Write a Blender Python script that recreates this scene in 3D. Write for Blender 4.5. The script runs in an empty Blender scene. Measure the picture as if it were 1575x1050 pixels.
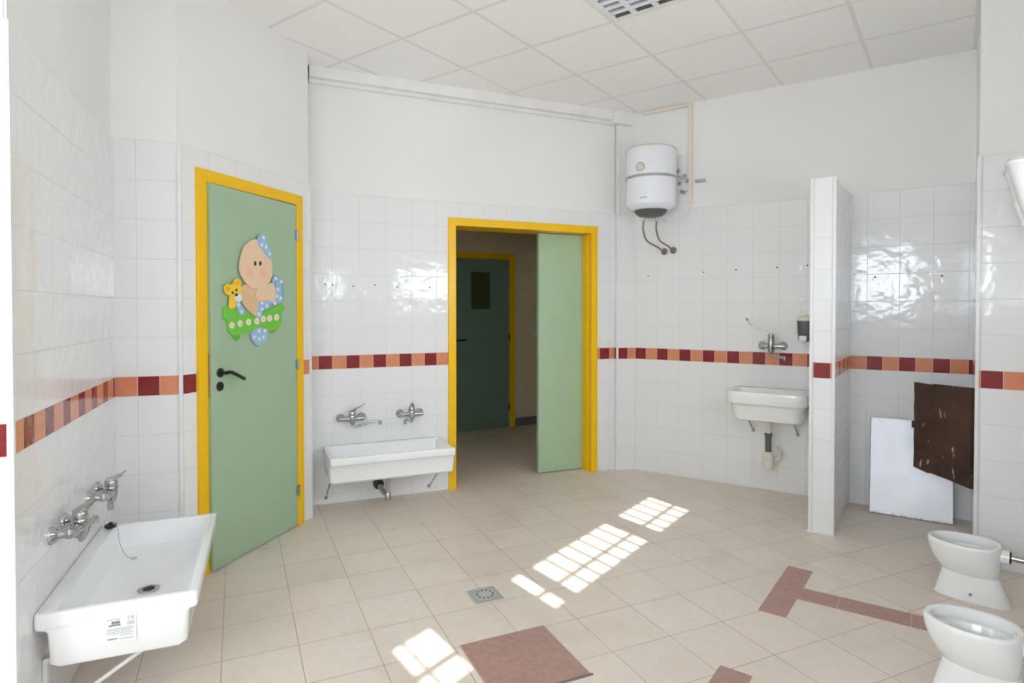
import bpy, bmesh, math, random
from mathutils import Vector, Matrix
random.seed(4)
SC = bpy.context.scene
COL = SC.collection
PI = math.pi

# ------------------------------------------------------------------ camera
F, Y0, CX, PIT, H = 935., 490.9, 787.5, .0157, 1.44
cam = bpy.data.cameras.new('camera'); camo = bpy.data.objects.new('camera', cam); COL.objects.link(camo)
cam.sensor_width = 36; cam.lens = F / 1575 * 36; cam.shift_y = -(525 - Y0) / 1575; cam.clip_start = .02
camo.location = (0, 0, H); camo.rotation_euler = (PI / 2 - PIT, 0, 0)
SC.camera = camo

# ------------------------------------------------------------------ view, sky, sun, daylight, added fill
SC.view_settings.view_transform = 'Standard'; SC.view_settings.look = 'None'
SC.view_settings.gamma = 1; SC.view_settings.use_curve_mapping = False
SC.view_settings.exposure = 0.12
SC.cycles.max_bounces = 16; SC.cycles.diffuse_bounces = 10; SC.cycles.transparent_max_bounces = 12
wd = bpy.data.worlds.new('sky'); SC.world = wd; wd.use_nodes = True
bg = wd.node_tree.nodes['Background']; bg.inputs[0].default_value = (.82, .90, 1, 1); bg.inputs[1].default_value = 2.2
sl = bpy.data.lights.new('sun', 'SUN'); so = bpy.data.objects.new('sun', sl); COL.objects.link(so)
sl.energy = 10; sl.angle = math.radians(.5); sl.color = (1, .96, .90)
SUN = Vector((-.57, .82, -.785)).normalized()
so.rotation_euler = SUN.to_track_quat('-Z', 'Y').to_euler(); so.location = (6, -5, 8)

U = Vector((.596, .803, 0)).normalized(); N = Vector((U.y, -U.x, 0)); OFF = .356
def sidept(w, out=0., z=0.):                       # a point of the window wall
    p = N * (OFF + out) + U * w; return Vector((p.x, p.y, z))
def area(name, p, d, sx, sz, power, col=(.86, .93, 1)):    # daylight at a window; also used for the added fill lamps
    l = bpy.data.lights.new(name, 'AREA'); l.shape = 'RECTANGLE'; l.size = sx; l.size_y = sz; l.energy = power; l.color = col
    o = bpy.data.objects.new(name, l); COL.objects.link(o); o.location = p
    o.rotation_euler = Vector(d).to_track_quat('-Z', 'Y').to_euler(); return o
WINZ = (1.597, 2.02)
SIDE_WIN = [(-1.95, -.45), (.84, 1.50), (1.75, 3.61)]
area('daylight_side', sidept(2.8, .30, 1.86), -N, 1.8, .5, 47)
area('daylight_side', sidept(1.2, .30, 1.86), -N, .7, .5, 18)
area('daylight_side', sidept(-1.2, .30, 1.86), -N, 1.5, .5, 36)
area('daylight_back', sidept(-2.42, -.90, 1.95), U, 1.5, .9, 70)
_bl = sidept(-2.2) - N * 3.4; _bd = (Vector((-3.11, 1.127, 0)) - _bl).normalized()
area('fill_left', _bl + _bd * .63 + Vector((-_bd.y, _bd.x, 0)) * .22 + Vector((0, 0, 1.85)), Vector((_bd.y, -_bd.x, 0)), .95, 1.1, 45)  # added fill light, shining through an added window in the back-left wall
area('fill_hall', (-2.6, 7.2, 2.0), (1, -.3, -.3), .5, .6, 6.0, (1, .93, .82))  # added fill lamp to brighten the corridor; no window behind it

# ------------------------------------------------------------------ geometry helpers
_c, _s = math.cos(PIT), math.sin(PIT)
def ray(x, y):
    a = (x - CX) / F; b = -(y - Y0) / F
    return Vector((a, _c + _s * b, _c * b - _s))
def atz(x, y, z):
    d = ray(x, y); t = (z - H) / d.z; return Vector((d.x * t, d.y * t, z))
def onplane(x, y, p, n):
    d = ray(x, y); o = Vector((0, 0, H)); t = (Vector(p) - o).dot(n) / d.dot(n); return o + d * t

def obj(name, bm, mat, parent=None, smooth=False, kind=None, label=None):
    me = bpy.data.meshes.new(name); bm.to_mesh(me); bm.free()
    if mat is not None: me.materials.append(mat)
    if smooth:
        for p in me.polygons: p.use_smooth = True
        try: me.set_sharp_from_angle(angle=math.radians(38))
        except Exception: pass
    o = bpy.data.objects.new(name, me); COL.objects.link(o)
    if parent is not None: o.parent = parent
    if kind: o['kind'] = kind
    if label: o['label'] = label
    return o
def thing(name, label, cat, loc=(0, 0, 0), rz=0, group=None, kind=None):
    o = bpy.data.objects.new(name, None); COL.objects.link(o); o.empty_display_size = .1
    o.location = loc; o.rotation_euler = (0, 0, rz)
    if label: o['label'] = label
    if cat: o['category'] = cat
    if group: o['group'] = group
    if kind: o['kind'] = kind
    return o
def tag(o, label, cat, group=None):
    o['label'] = label; o['category'] = cat
    if group: o['group'] = group
    return o
def BM(): return bmesh.new()
def box(bm, c, s, bev=0., m=None):
    vs = bmesh.ops.create_cube(bm, size=1)['verts']
    bmesh.ops.scale(bm, vec=Vector(s), verts=vs)
    if bev > 0:
        es = list({e for v in vs for e in v.link_edges})
        r = bmesh.ops.bevel(bm, geom=es, offset=bev, segments=2, affect='EDGES', profile=.5)
        vs = list({v for f in r['faces'] for v in f.verts} | {v for v in vs if v.is_valid})
        # all verts linked to this cube
        st = list(vs); seen = set(vs)
        while st:
            v = st.pop()
            for e in v.link_edges:
                w = e.other_vert(v)
                if w not in seen: seen.add(w); st.append(w)
        vs = list(seen)
    if m is not None: bmesh.ops.transform(bm, matrix=m, verts=vs)
    bmesh.ops.translate(bm, vec=Vector(c), verts=vs)
    return vs
def ring(bm, pts): return [bm.verts.new(p) for p in pts]
def bridge(bm, a, b):
    n = len(a)
    for i in range(n):
        bm.faces.new((a[i], a[(i + 1) % n], b[(i + 1) % n], b[i]))
def rrect(hx, hy, r, z, cx=0, cy=0, k=6):
    r = min(r, hx - 1e-4, hy - 1e-4); out = []
    for q, (sx, sy) in enumerate(((1, 1), (-1, 1), (-1, -1), (1, -1))):
        for i in range(k + 1):
            a = q * PI / 2 + i * PI / 2 / k
            out.append(Vector((cx + sx * (hx - r) + r * math.cos(a), cy + sy * (hy - r) + r * math.sin(a), z)))
    return out
def loft(bm, rings, cap0=True, cap1=True):
    rs = [ring(bm, r) for r in rings]
    for a, b in zip(rs, rs[1:]): bridge(bm, a, b)
    if cap0: bm.faces.new(list(reversed(rs[0])))
    if cap1: bm.faces.new(rs[-1])
    bmesh.ops.recalc_face_normals(bm, faces=bm.faces)
def tube(bm, pts, r, n=12, cap=True):
    pts = [Vector(p) for p in pts]; rs = r if isinstance(r, (list, tuple)) else [r] * len(pts)
    up = None; rings_ = []
    for i, p in enumerate(pts):
        t = (pts[min(i + 1, len(pts) - 1)] - pts[max(i - 1, 0)]).normalized()
        if up is None:
            up = Vector((0, 0, 1)) if abs(t.z) < .9 else Vector((1, 0, 0))
        a = t.cross(up).normalized(); b = a.cross(t).normalized(); up = b
        rings_.append(ring(bm, [p + (a * math.cos(2 * PI * k / n) + b * math.sin(2 * PI * k / n)) * rs[i] for k in range(n)]))
    for a, b in zip(rings_, rings_[1:]): bridge(bm, a, b)
    if cap: bm.faces.new(list(reversed(rings_[0]))); bm.faces.new(rings_[-1])
    bmesh.ops.recalc_face_normals(bm, faces=bm.faces)
def curve(pts, k=8):                                # Catmull-Rom through the points
    pts = [Vector(p) for p in pts]; P = [pts[0] * 2 - pts[1]] + pts + [pts[-1] * 2 - pts[-2]]; out = []
    for i in range(1, len(P) - 2):
        for j in range(k):
            t = j / k; a, b, c, d = P[i - 1:i + 3]
            out.append(.5 * ((2 * b) + (c - a) * t + (2 * a - 5 * b + 4 * c - d) * t * t + (3 * b - a - 3 * c + d) * t ** 3))
    return out + [pts[-1]]
def closed(pts, k=6):
    pts = [Vector(p) for p in pts]; n = len(pts); out = []
    for i in range(n):
        a, b, c, d = pts[i - 1], pts[i], pts[(i + 1) % n], pts[(i + 2) % n]
        for j in range(k):
            t = j / k
            out.append(.5 * ((2 * b) + (c - a) * t + (2 * a - 5 * b + 4 * c - d) * t * t + (3 * b - a - 3 * c + d) * t ** 3))
    return out
def lathe(bm, prof, origin=(0, 0, 0), axis='Z', n=24):      # prof: (radius, height)
    o = Vector(origin); rs = []
    for r, h in prof:
        pts = []
        for k in range(n):
            a = 2 * PI * k / n; x, y = r * math.cos(a), r * math.sin(a)
            pts.append(o + (Vector((x, y, h)) if axis == 'Z' else Vector((x, -h, y)) if axis == 'Y' else Vector((h, x, y))))
        rs.append(ring(bm, pts))
    for a, b in zip(rs, rs[1:]): bridge(bm, a, b)
    bm.faces.new(list(reversed(rs[0]))); bm.faces.new(rs[-1])
    bmesh.ops.recalc_face_normals(bm, faces=bm.faces)

# ------------------------------------------------------------------ materials
def srgb(r, g, b):
    f = lambda v: (v / 255 / 12.92) if v / 255 <= .04045 else ((v / 255 + .055) / 1.055) ** 2.4
    return (f(r), f(g), f(b), 1)
class NT:
    def __init__(s, name):
        s.m = bpy.data.materials.new(name); s.m.use_nodes = True; s.t = s.m.node_tree
        s.b = s.t.nodes['Principled BSDF']
    def n(s, typ, **k):
        x = s.t.nodes.new(typ)
        for a, v in k.items(): setattr(x, a, v)
        return x
    def set(s, sock, v):
        if hasattr(v, 'is_output') or isinstance(v, bpy.types.NodeSocket): s.t.links.new(v, sock)
        else: sock.default_value = v
    def math(s, op, a, b=None, c=None):
        x = s.n('ShaderNodeMath', operation=op); s.set(x.inputs[0], a)
        if b is not None: s.set(x.inputs[1], b)
        if c is not None: s.set(x.inputs[2], c)
        return x.outputs[0]
    def mix(s, f, a, b):
        x = s.n('ShaderNodeMix', data_type='RGBA'); s.set(x.inputs[0], f); s.set(x.inputs[6], a); s.set(x.inputs[7], b)
        return x.outputs[2]
    def noise(s, scale, detail=2, vec=None, rough=.5):
        x = s.n('ShaderNodeTexNoise'); x.inputs['Scale'].default_value = scale; x.inputs['Detail'].default_value = detail
        x.inputs['Roughness'].default_value = rough
        if vec is None: vec = s.n('ShaderNodeTexCoord').outputs['Object']
        s.t.links.new(vec, x.inputs['Vector']); return x.outputs['Fac']
    def ramp(s, v, lo, hi, a=0., b=1.):
        x = s.n('ShaderNodeMapRange'); s.set(x.inputs[0], v); x.inputs[1].default_value = lo; x.inputs[2].default_value = hi
        x.inputs[3].default_value = a; x.inputs[4].default_value = b; return x.outputs[0]
    def bump(s, h, strength=.3, dist=.002):
        x = s.n('ShaderNodeBump'); x.inputs['Strength'].default_value = strength; x.inputs['Distance'].default_value = dist
        s.t.links.new(h, x.inputs['Height']); s.t.links.new(x.outputs[0], s.b.inputs['Normal'])
    def base(s, v): s.set(s.b.inputs['Base Color'], v)
    def rough(s, v): s.set(s.b.inputs['Roughness'], v)
    def metal(s, v): s.b.inputs['Metallic'].default_value = v
def simple(name, col, rough=.5, metal=0, var=.04, vs=6, bump=0., bs=60, spec=None):
    t = NT(name); nz = t.noise(vs, 3)
    c2 = tuple(max(0, c * (1 - var * 2)) for c in col[:3]) + (1,)
    t.base(t.mix(t.ramp(nz, .35, .7), col, c2)); t.rough(rough); t.metal(metal)
    if bump: t.bump(t.noise(bs, 3), bump, .001)
    if spec is not None: t.b.inputs['Specular IOR Level'].default_value = spec
    return t.m
def uvxy(t):
    sp = t.n('ShaderNodeSeparateXYZ'); uv = t.n('ShaderNodeUVMap'); t.t.links.new(uv.outputs[0], sp.inputs[0])
    return sp.outputs[0], sp.outputs[1], uv.outputs[0]
def joint(t, v, p):                                 # distance in metres to the nearest joint of period p
    f = t.math('FRACT', t.math('ADD', t.math('DIVIDE', v, p), .5))
    return t.math('MULTIPLY', t.math('ABSOLUTE', t.math('SUBTRACT', f, .5)), p)
WHITE_TILE = srgb(232, 233, 234); GROUT = srgb(208, 209, 208); PLASTER = srgb(236, 236, 235)
def tile_wall(name, red_first=True):
    t = NT(name); u, v, uv = uvxy(t)
    vb = t.math('SUBTRACT', v, t.math('MULTIPLY', t.math('GREATER_THAN', v, 1.05), .1))
    inband = t.math('MULTIPLY', t.math('GREATER_THAN', v, 1.0), t.math('LESS_THAN', v, 1.1))
    du = joint(t, u, .2); du2 = joint(t, u, .1)
    dus = t.math('ADD', t.math('MULTIPLY', du2, inband), t.math('MULTIPLY', du, t.math('SUBTRACT', 1., inband)))
    dv = t.math('MINIMUM', joint(t, vb, .2), t.math('ADD', t.math('MULTIPLY', t.math('ABSOLUTE', t.math('SUBTRACT', v, 1.0)), 1.), 0.))
    dv = t.math('ADD', dv, t.math('MULTIPLY', inband, .0)); dv2 = t.math('MINIMUM', t.math('ABSOLUTE', t.math('SUBTRACT', v, 1.0)), t.math('ABSOLUTE', t.math('SUBTRACT', v, 1.1)))
    dvs = t.math('ADD', t.math('MULTIPLY', dv2, inband), t.math('MULTIPLY', dv, t.math('SUBTRACT', 1., inband)))
    d = t.math('MINIMUM', dus, dvs)
    g = t.ramp(d, .0005, .0018, 1., 0.)             # 1 in the joint
    alt = t.math('LESS_THAN', t.math('FRACT', t.math('DIVIDE', u, .2)), .5)
    if not red_first: alt = t.math('SUBTRACT', 1., alt)
    nz = t.noise(30, 3, uv)
    red = t.mix(nz, srgb(146, 48, 50), srgb(120, 34, 38)); sal = t.mix(nz, srgb(226, 150, 116), srgb(206, 128, 94))
    c = t.mix(inband, WHITE_TILE, t.mix(alt, sal, red))
    gc = t.mix(inband, GROUT, srgb(226, 214, 200))
    up = t.math('GREATER_THAN', v, 2.3)
    g0 = t.math('MULTIPLY', g, t.math('SUBTRACT', 1., up))
    c = t.mix(g0, c, gc)
    pl = t.mix(t.ramp(t.noise(1.3, 4, uv), .35, .75), PLASTER, srgb(231, 231, 229))
    c = t.mix(up, c, pl); t.base(c)
    r = t.ramp(up, 0, 1, .10, .9)
    t.rough(t.math('MAXIMUM', r, t.math('MULTIPLY', g0, .6)))
    t.b.inputs['Specular IOR Level'].default_value = .42
    # slightly wavy glaze, each tile tilted a hair
    wv = t.noise(9, 2, uv); 
    h = t.math('ADD', t.math('MULTIPLY', wv, 1.0), t.math('MULTIPLY', g0, -.25))
    hp = t.noise(90, 3, uv); h = t.math('ADD', t.math('MULTIPLY', h, t.math('SUBTRACT', 1., up)), t.math('MULTIPLY', t.math('MULTIPLY', hp, up), .12))
    t.bump(h, .42, .009)
    return t.m
M = {}
M['tileA'] = tile_wall('glazed wall tile and plaster red first', True)
M['tileB'] = tile_wall('glazed wall tile and plaster salmon first', False)
M['trim'] = simple('white edge trim', srgb(232, 233, 234), .3)
M['plaster'] = simple('white plaster', PLASTER, .85, bump=.1)
M['duct'] = simple('cream plastic duct', srgb(232, 222, 208), .5)
M['ceramic'] = simple('white ceramic', srgb(240, 242, 243), .08, var=.01)
M['ceramic_old'] = simple('aged white ceramic', srgb(238, 240, 240), .12, var=.02)
M['chrome'] = simple('chrome', (.50, .51, .52, 1), .14, 1, var=.05)
M['steel'] = simple('dull steel', (.42, .42, .42, 1), .38, 1, var=.1)
M['hose'] = simple('braided steel hose', srgb(150, 135, 125), .45, .6, bump=.5, bs=400)
M['yellow'] = simple('yellow paint', srgb(246, 194, 0), .32, var=.02)
M['green'] = simple('pale green door laminate', srgb(164, 191, 160), .42, var=.02)
M['green2'] = simple('sliding door laminate', srgb(168, 196, 162), .42, var=.02)
M['hallgreen'] = simple('hall door laminate', srgb(120, 152, 138), .45, var=.03)
M['black'] = simple('black plastic', srgb(22, 22, 24), .3)
M['grey'] = simple('grey plastic', srgb(92, 94, 96), .4)
M['darkgrey'] = simple('dark grey plastic', srgb(86, 92, 90), .45)
M['white'] = simple('white plastic', srgb(236, 236, 234), .35)
M['cream'] = simple('cream plastic', srgb(226, 222, 206), .4)
M['enamel'] = simple('white enamel', srgb(236, 239, 246), .16, var=.01)
M['strap'] = simple('grey strap', srgb(176, 172, 164), .4, .3)
M['hall'] = simple('hall plaster', srgb(222, 212, 182), .85)
M['skirting'] = simple('grey stone skirting', srgb(120, 116, 120), .5)
M['paper'] = simple('label paper', srgb(234, 236, 238), .5)
M['ink'] = simple('label ink', srgb(122, 124, 132), .6)
M['hole'] = simple('dark hole', srgb(60, 58, 55), .9)
M['bar'] = simple('grille metal', srgb(150, 150, 150), .5)
M['alu'] = simple('window frame', srgb(220, 220, 218), .4)
M['ground'] = simple('outside ground', srgb(150, 146, 136), .9)

def glass():
    m = bpy.data.materials.new('window glass'); m.use_nodes = True; t = m.node_tree; t.nodes.remove(t.nodes['Principled BSDF'])
    o = t.nodes['Material Output']; a = t.nodes.new('ShaderNodeBsdfTransparent'); b = t.nodes.new('ShaderNodeBsdfGlossy')
    b.inputs['Roughness'].default_value = .02; lw = t.nodes.new('ShaderNodeLayerWeight'); lw.inputs[0].default_value = .5
    f = t.nodes.new('ShaderNodeMath'); f.operation = 'MULTIPLY_ADD'; t.links.new(lw.outputs['Facing'], f.inputs[0]); f.inputs[1].default_value = .15; f.inputs[2].default_value = .02
    x = t.nodes.new('ShaderNodeMixShader'); t.links.new(f.outputs[0], x.inputs[0]); t.links.new(a.outputs[0], x.inputs[1]); t.links.new(b.outputs[0], x.inputs[2])
    t.links.new(x.outputs[0], o.inputs[0]); return m
M['glass'] = glass()

def floor_mat():
    t = NT('beige floor tile'); u, v, uv = uvxy(t)
    d = t.math('MINIMUM', joint(t, u, .3), joint(t, v, .3))
    g = t.ramp(d, .0006, .0026, 1., 0.)
    nz = t.noise(22, 5, uv, .7); cell = t.n('ShaderNodeTexWhiteNoise', noise_dimensions='2D')
    cb = t.n('ShaderNodeCombineXYZ'); t.set(cb.inputs[0], t.math('FLOOR', t.math('DIVIDE', u, .3))); t.set(cb.inputs[1], t.math('FLOOR', t.math('DIVIDE', v, .3)))
    t.t.links.new(cb.outputs[0], cell.inputs[0])
    c = t.mix(t.ramp(nz, .3, .75), srgb(230, 220, 209), srgb(221, 210, 198))
    c = t.mix(t.math('MULTIPLY', cell.outputs[0], .35), c, srgb(212, 201, 190))
    dirt = t.ramp(t.noise(2.1, 6, uv, .65), .52, .72, 0, .35)
    c = t.mix(dirt, c, srgb(190, 178, 160))
    sp = t.ramp(t.noise(34, 2, uv), .76, .80); c = t.mix(t.math('MULTIPLY', sp, .5), c, srgb(90, 80, 66))
    gcol = t.mix(t.ramp(t.noise(1.7, 2, uv), .4, .62), srgb(176, 166, 152), srgb(136, 124, 110))
    c = t.mix(t.math('MULTIPLY', g, .9), c, gcol); t.base(c)
    t.rough(t.ramp(nz, .2, .8, .34, .46)); t.b.inputs['Specular IOR Level'].default_value = .4
    t.bump(t.math('ADD', t.math('MULTIPLY', t.noise(120, 2, uv), .15), t.math('MULTIPLY', g, -1.)), .25, .001)
    return t.m
M['floor'] = floor_mat()
def brown_tile():
    t = NT('brown clay tile'); nz = t.noise(26, 5)
    c = t.mix(t.ramp(nz, .3, .7), srgb(180, 147, 138), srgb(165, 131, 121)); t.base(c); t.rough(.45); t.bump(nz, .15, .001); return t.m
M['clay'] = brown_tile()
M['claygrout'] = simple('clay grout', srgb(200, 168, 156), .8)
def ceil_mat():
    t = NT('mineral fibre ceiling tile'); u, v, uv = uvxy(t)
    d = t.math('MINIMUM', joint(t, u, .6), joint(t, v, .6))
    g = t.ramp(d, .010, .0125, 1., 0.)
    f = t.noise(140, 2, uv); wm = t.noise(.9, 3, uv)
    c = t.mix(t.ramp(wm, .35, .7), srgb(250, 250, 249), srgb(247, 245, 243))
    c = t.mix(t.ramp(f, .56, .66, 0, .45), c, srgb(204, 200, 192))
    c = t.mix(g, c, srgb(230, 229, 227)); t.base(c); t.rough(.95)
    e = t.ramp(d, .012, .018, -1., 0.)
    t.bump(t.math('ADD', t.math('MULTIPLY', f, .4), e), .4, .003); return t.m
M['ceiling'] = ceil_mat()
def white_board():
    t = NT('scuffed white sheet'); nz = t.noise(5, 5); tc = t.n('ShaderNodeTexCoord').outputs['Object']
    c = t.mix(t.ramp(nz, .45, .75, 0, .5), srgb(224, 227, 232), srgb(200, 203, 208))
    sp = t.n('ShaderNodeSeparateXYZ'); t.t.links.new(tc, sp.inputs[0])
    low = t.math('MULTIPLY', t.ramp(sp.outputs[2], .0, .022, .8, 0), t.ramp(t.noise(60, 4), .40, .62))
    c = t.mix(low, c, srgb(140, 132, 120)); t.base(c); t.rough(.38); t.metal(.25); return t.m
M['board'] = white_board()
def brown_board():
    t = NT('chipped dark brown paint'); nz = t.noise(4, 5, rough=.7)
    c = t.mix(t.ramp(nz, .35, .65), srgb(86, 58, 44), srgb(52, 36, 28))
    tc = t.n('ShaderNodeTexCoord').outputs['Object']; mp = t.n('ShaderNodeMapping'); t.t.links.new(tc, mp.inputs[0]); mp.inputs['Scale'].default_value = (26, 26, 9)
    ch = t.ramp(t.noise(1, 3, mp.outputs[0]), .655, .67); c = t.mix(ch, c, srgb(190, 176, 150))
    st = t.ramp(t.noise(28, 4, rough=.8), .60, .70, 0, .55); c = t.mix(st, c, srgb(120, 88, 62))
    t.base(c); t.rough(.5); t.bump(t.noise(50, 4), .4, .002); return t.m
M['brown'] = brown_board()
for k, c in dict(skin=(236, 204, 170), skin2=(228, 190, 152), blue=(160, 192, 226), dot=(224, 234, 240), bear=(248, 206, 58), bear2=(232, 176, 34),
                 tub=(118, 200, 72), tub2=(96, 178, 58), flower=(238, 228, 214), dark=(52, 36, 30), cheek=(242, 186, 154), muzzle=(228, 232, 238)).items():
    M['d_' + k] = simple('painted foam ' + k, srgb(*c), .6, var=.03)

# ------------------------------------------------------------------ plan of the room
V2 = lambda x, y: Vector((x, y, 0))
A0, A1, A2, A3 = V2(-1.5, 1.815), V2(-2.002, 3.06), V2(-1.718, 3.15), V2(-1.39, 4.18)
A4, A5, A6, A7 = V2(-1.477, 4.44), V2(.925, 5.47), V2(.941, 5.432), V2(1.10, 5.47)
A8, A9 = V2(3.127, 4.126), V2(2.62, 3.42)
A10 = V2(2.853, 3.247); A11 = sidept(-2.2); A12 = A11 - N * 3.4; A13 = A0 + Vector((-.92, -.393, 0)) * 1.75
CEIL = 3.197
def ang(p, q): return math.atan2(q.y - p.y, q.x - p.x)

def wall(name, p, q, mat, uoff=0., openings=(), uoff2=None, thick=.15, z0=-.02, z1=CEIL + .02, split=2.3, ext=(0, 0)):
    L = (q - p).length; d = (q - p).normalized(); n = Vector((-d.y, d.x, 0))
    ss = sorted({-ext[0], L + ext[1]} | {s for o in openings for s in o[:2]}); zs = sorted({z0, z1} | ({split} if split else set()) | {z for o in openings for z in o[2:]})
    bm = BM(); uvl = bm.loops.layers.uv.new('UVMap')
    for s0, s1 in zip(ss, ss[1:]):
        for a, b in zip(zs, zs[1:]):
            uo = uoff if uoff2 is None or (s0 + s1) / 2 < openings[0][1] else uoff2
            sm, zm = (s0 + s1) / 2, (a + b) / 2
            if any(o[0] < sm < o[1] and o[2] < zm < o[3] for o in openings): continue
            ins = .007 if (split and zm > split) else 0
            vs = [bm.verts.new(p + d * s + n * t + Vector((0, 0, z))) for s in (s0, s1) for t in (ins, thick) for z in (a, b)]
            for idx in ((0, 1, 5, 4), (2, 6, 7, 3), (0, 2, 3, 1), (4, 5, 7, 6), (1, 3, 7, 5), (0, 4, 6, 2)):
                f = bm.faces.new([vs[i] for i in idx])
                for l in f.loops:
                    co = l.vert.co - p; l[uvl].uv = (co.dot(d) - uo, l.vert.co.z if abs(f.normal.z) < .5 or not split else l.vert.co.z + (.01 if l.vert.co.z >= split - 1e-4 else 0))
    bmesh.ops.recalc_face_normals(bm, faces=bm.faces)
    return obj(name, bm, mat, kind='structure')

# door openings (distance along their walls)
L_DOOR = (.101, .991)      # hinged door, on A2-A3
LC = (A5 - A4).length
C_DOOR = (1.052, 2.425)    # sliding door opening on A4-A5, outer frame edges
wall('wall_left', A0, A1, M['tileB'], ext=(0, .02))
wall('wall_left_return', A1, A2, M['tileA'], .10, ext=(.02, 0))
wl = wall('wall_left_door', A2, A3, M['tileA'], 0, [(L_DOOR[0] + .05, L_DOOR[1] - .05, -.02, 2.14)], thick=.14, uoff2=.08)
wall('wall_left_nib', A3, A4, M['tileA'], thick=.12)
wc = wall('wall_center', A4, A5, M['tileB'], .158, [(C_DOOR[0] + .05, C_DOOR[1] - .05, -.02, 2.12)], thick=.24, ext=(.02, 0))
wall('wall_column_side', A5, A6, M['tileA'], thick=.1)
wall('wall_column', A6, A7, M['tileA'], .0, thick=.1, ext=(0, .02))
wr = wall('wall_right', A7, A8, M['tileA'], .012, thick=.15, ext=(.02, .2))
wall('wall_pillar_side', A8, A9, M['tileB'], thick=.05)
wall('wall_pillar_front', A9, A10, M['tileA'], .016, thick=.12, ext=(0, .02))
WA10 = A10.dot(U)
wall('wall_windows', A10, A11, M['tileA'], 0, [(WA10 - b, WA10 - a, WINZ[0], WINZ[1]) for a, b in SIDE_WIN], thick=.16, ext=(.02, .02))
wall('wall_back', A11, A12, M['tileB'], 0, [(.2, 1.6, 1.5, 2.4)], thick=.16, ext=(.02, .02))
wall('wall_back_left', A12, A13, M['tileA'], 0, [(.15, 1.1, 1.3, 2.4)], ext=(.02, .02))  # unseen wall; its opening is added to let the left fill in
wall('wall_left_near', A13, A0, M['tileA'], (A0 - A13).length - .105, ext=(.02, 0))

# floor and ceiling
def slab(name, pts, z, up, mat, org, a, kind='structure', thick=.1):
    bm = BM(); uvl = bm.loops.layers.uv.new('UVMap'); bot = z - thick if up else z + thick
    r0 = [bm.verts.new((p.x, p.y, z)) for p in pts]; r1 = [bm.verts.new((p.x, p.y, bot)) for p in pts]
    bm.faces.new(r0); bm.faces.new(list(reversed(r1))); bridge(bm, r0, r1)
    bmesh.ops.recalc_face_normals(bm, faces=bm.faces)
    e = Vector((math.cos(a), math.sin(a), 0)); f = Vector((math.sin(a), -math.cos(a), 0))
    for fa in bm.faces:
        for l in fa.loops:
            c = l.vert.co - Vector((org[0], org[1], l.vert.co.z)); l[uvl].uv = (c.dot(e), c.dot(f))
    return obj(name, bm, mat, kind=kind)
big = [V2(-5.2, -4), V2(5.2, -4), V2(5.2, 11), V2(-5.2, 11)]
OUT = [sidept(-2.5, .16), sidept(6.6, .16), V2(4.35, 9.6), V2(-4.6, 9.6), V2(-4.6, -2.3)]
fl = slab('floor', OUT, 0, True, M['floor'], (-.942, 1.921), .4253)
CANG, CORG = -.6324, (1.3225, 4.7121)
CE_, CF_ = Vector((math.cos(CANG), math.sin(CANG), 0)), Vector((math.sin(CANG), -math.cos(CANG), 0))
def cpt(u, v): return V2(*CORG) + CE_ * u * .6 + CF_ * v * .6
# ceiling: outer polygon bridged around the square of the recessed lamp
LC0, LC1, LC2, LC3 = cpt(0, 2), cpt(1, 2), cpt(1, 3), cpt(0, 3)
bm = BM(); uvl = bm.loops.layers.uv.new('UVMap')
outer = [OUT[3], OUT[2], OUT[1], OUT[0], OUT[4]]
ov = [bm.verts.new((p.x, p.y, CEIL)) for p in outer]; iv = [bm.verts.new((p.x, p.y, CEIL)) for p in (LC0, LC1, LC2, LC3)]
for q in ((ov[0], ov[1], iv[1], iv[0]), (ov[1], ov[2], iv[1]), (ov[2], ov[3], iv[2], iv[1]), (ov[3], ov[4], iv[3], iv[2]), (ov[4], ov[0], iv[0], iv[3])): bm.faces.new(q)
g = bmesh.ops.extrude_face_region(bm, geom=list(bm.faces))
bmesh.ops.translate(bm, vec=(0, 0, .08), verts=[v for v in g['geom'] if isinstance(v, bmesh.types.BMVert)])
bmesh.ops.recalc_face_normals(bm, faces=bm.faces)
for fa in bm.faces:
    for l in fa.loops:
        c = l.vert.co - Vector((CORG[0], CORG[1], l.vert.co.z)); l[uvl].uv = (c.dot(CE_), c.dot(CF_))
obj('ceiling', bm, M['ceiling'], kind='structure')

# partition wall between washbasin and toilets
PF, PG = V2(1.941, 3.941), V2(2.047, 3.863)
pd = Vector((.585, .811, 0)).normalized()
def hit(p, d, a, b):
    e = b - a; k = d.x * e.y - d.y * e.x; r = a - p; return p + d * ((r.x * e.y - r.y * e.x) / k)
PB, PC = hit(PG, pd, A7, A8), hit(PF, pd, A7, A8)
bm = BM(); uvl = bm.loops.layers.uv.new('UVMap'); PT = 2.285
PTS = [PF, PG, PB, PC]; offs = {0: .014, 1: .0, 3: -.02}
for i, o in offs.items():
    a, b = PTS[i], PTS[(i + 1) % 4]
    for z0, z1 in ((0, PT),):
        vs = [bm.verts.new((p.x, p.y, z)) for p, z in ((a, z0), (b, z0), (b, z1), (a, z1))]
        f = bm.faces.new(vs); Ln = (b - a).length
        for l, (s, z) in zip(f.loops, ((0, z0), (Ln, z0), (Ln, z1), (0, z1))): l[uvl].uv = (s - o, z)
vs = [bm.verts.new((p.x, p.y, PT)) for p in PTS]; f = bm.faces.new(vs)
for l in f.loops: l[uvl].uv = (.1, 2.25)
bmesh.ops.remove_doubles(bm, verts=bm.verts, dist=1e-5); bmesh.ops.recalc_face_normals(bm, faces=bm.faces)
obj('wall_partition', bm, M['tileA'], kind='structure')
tn = [0]
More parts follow.
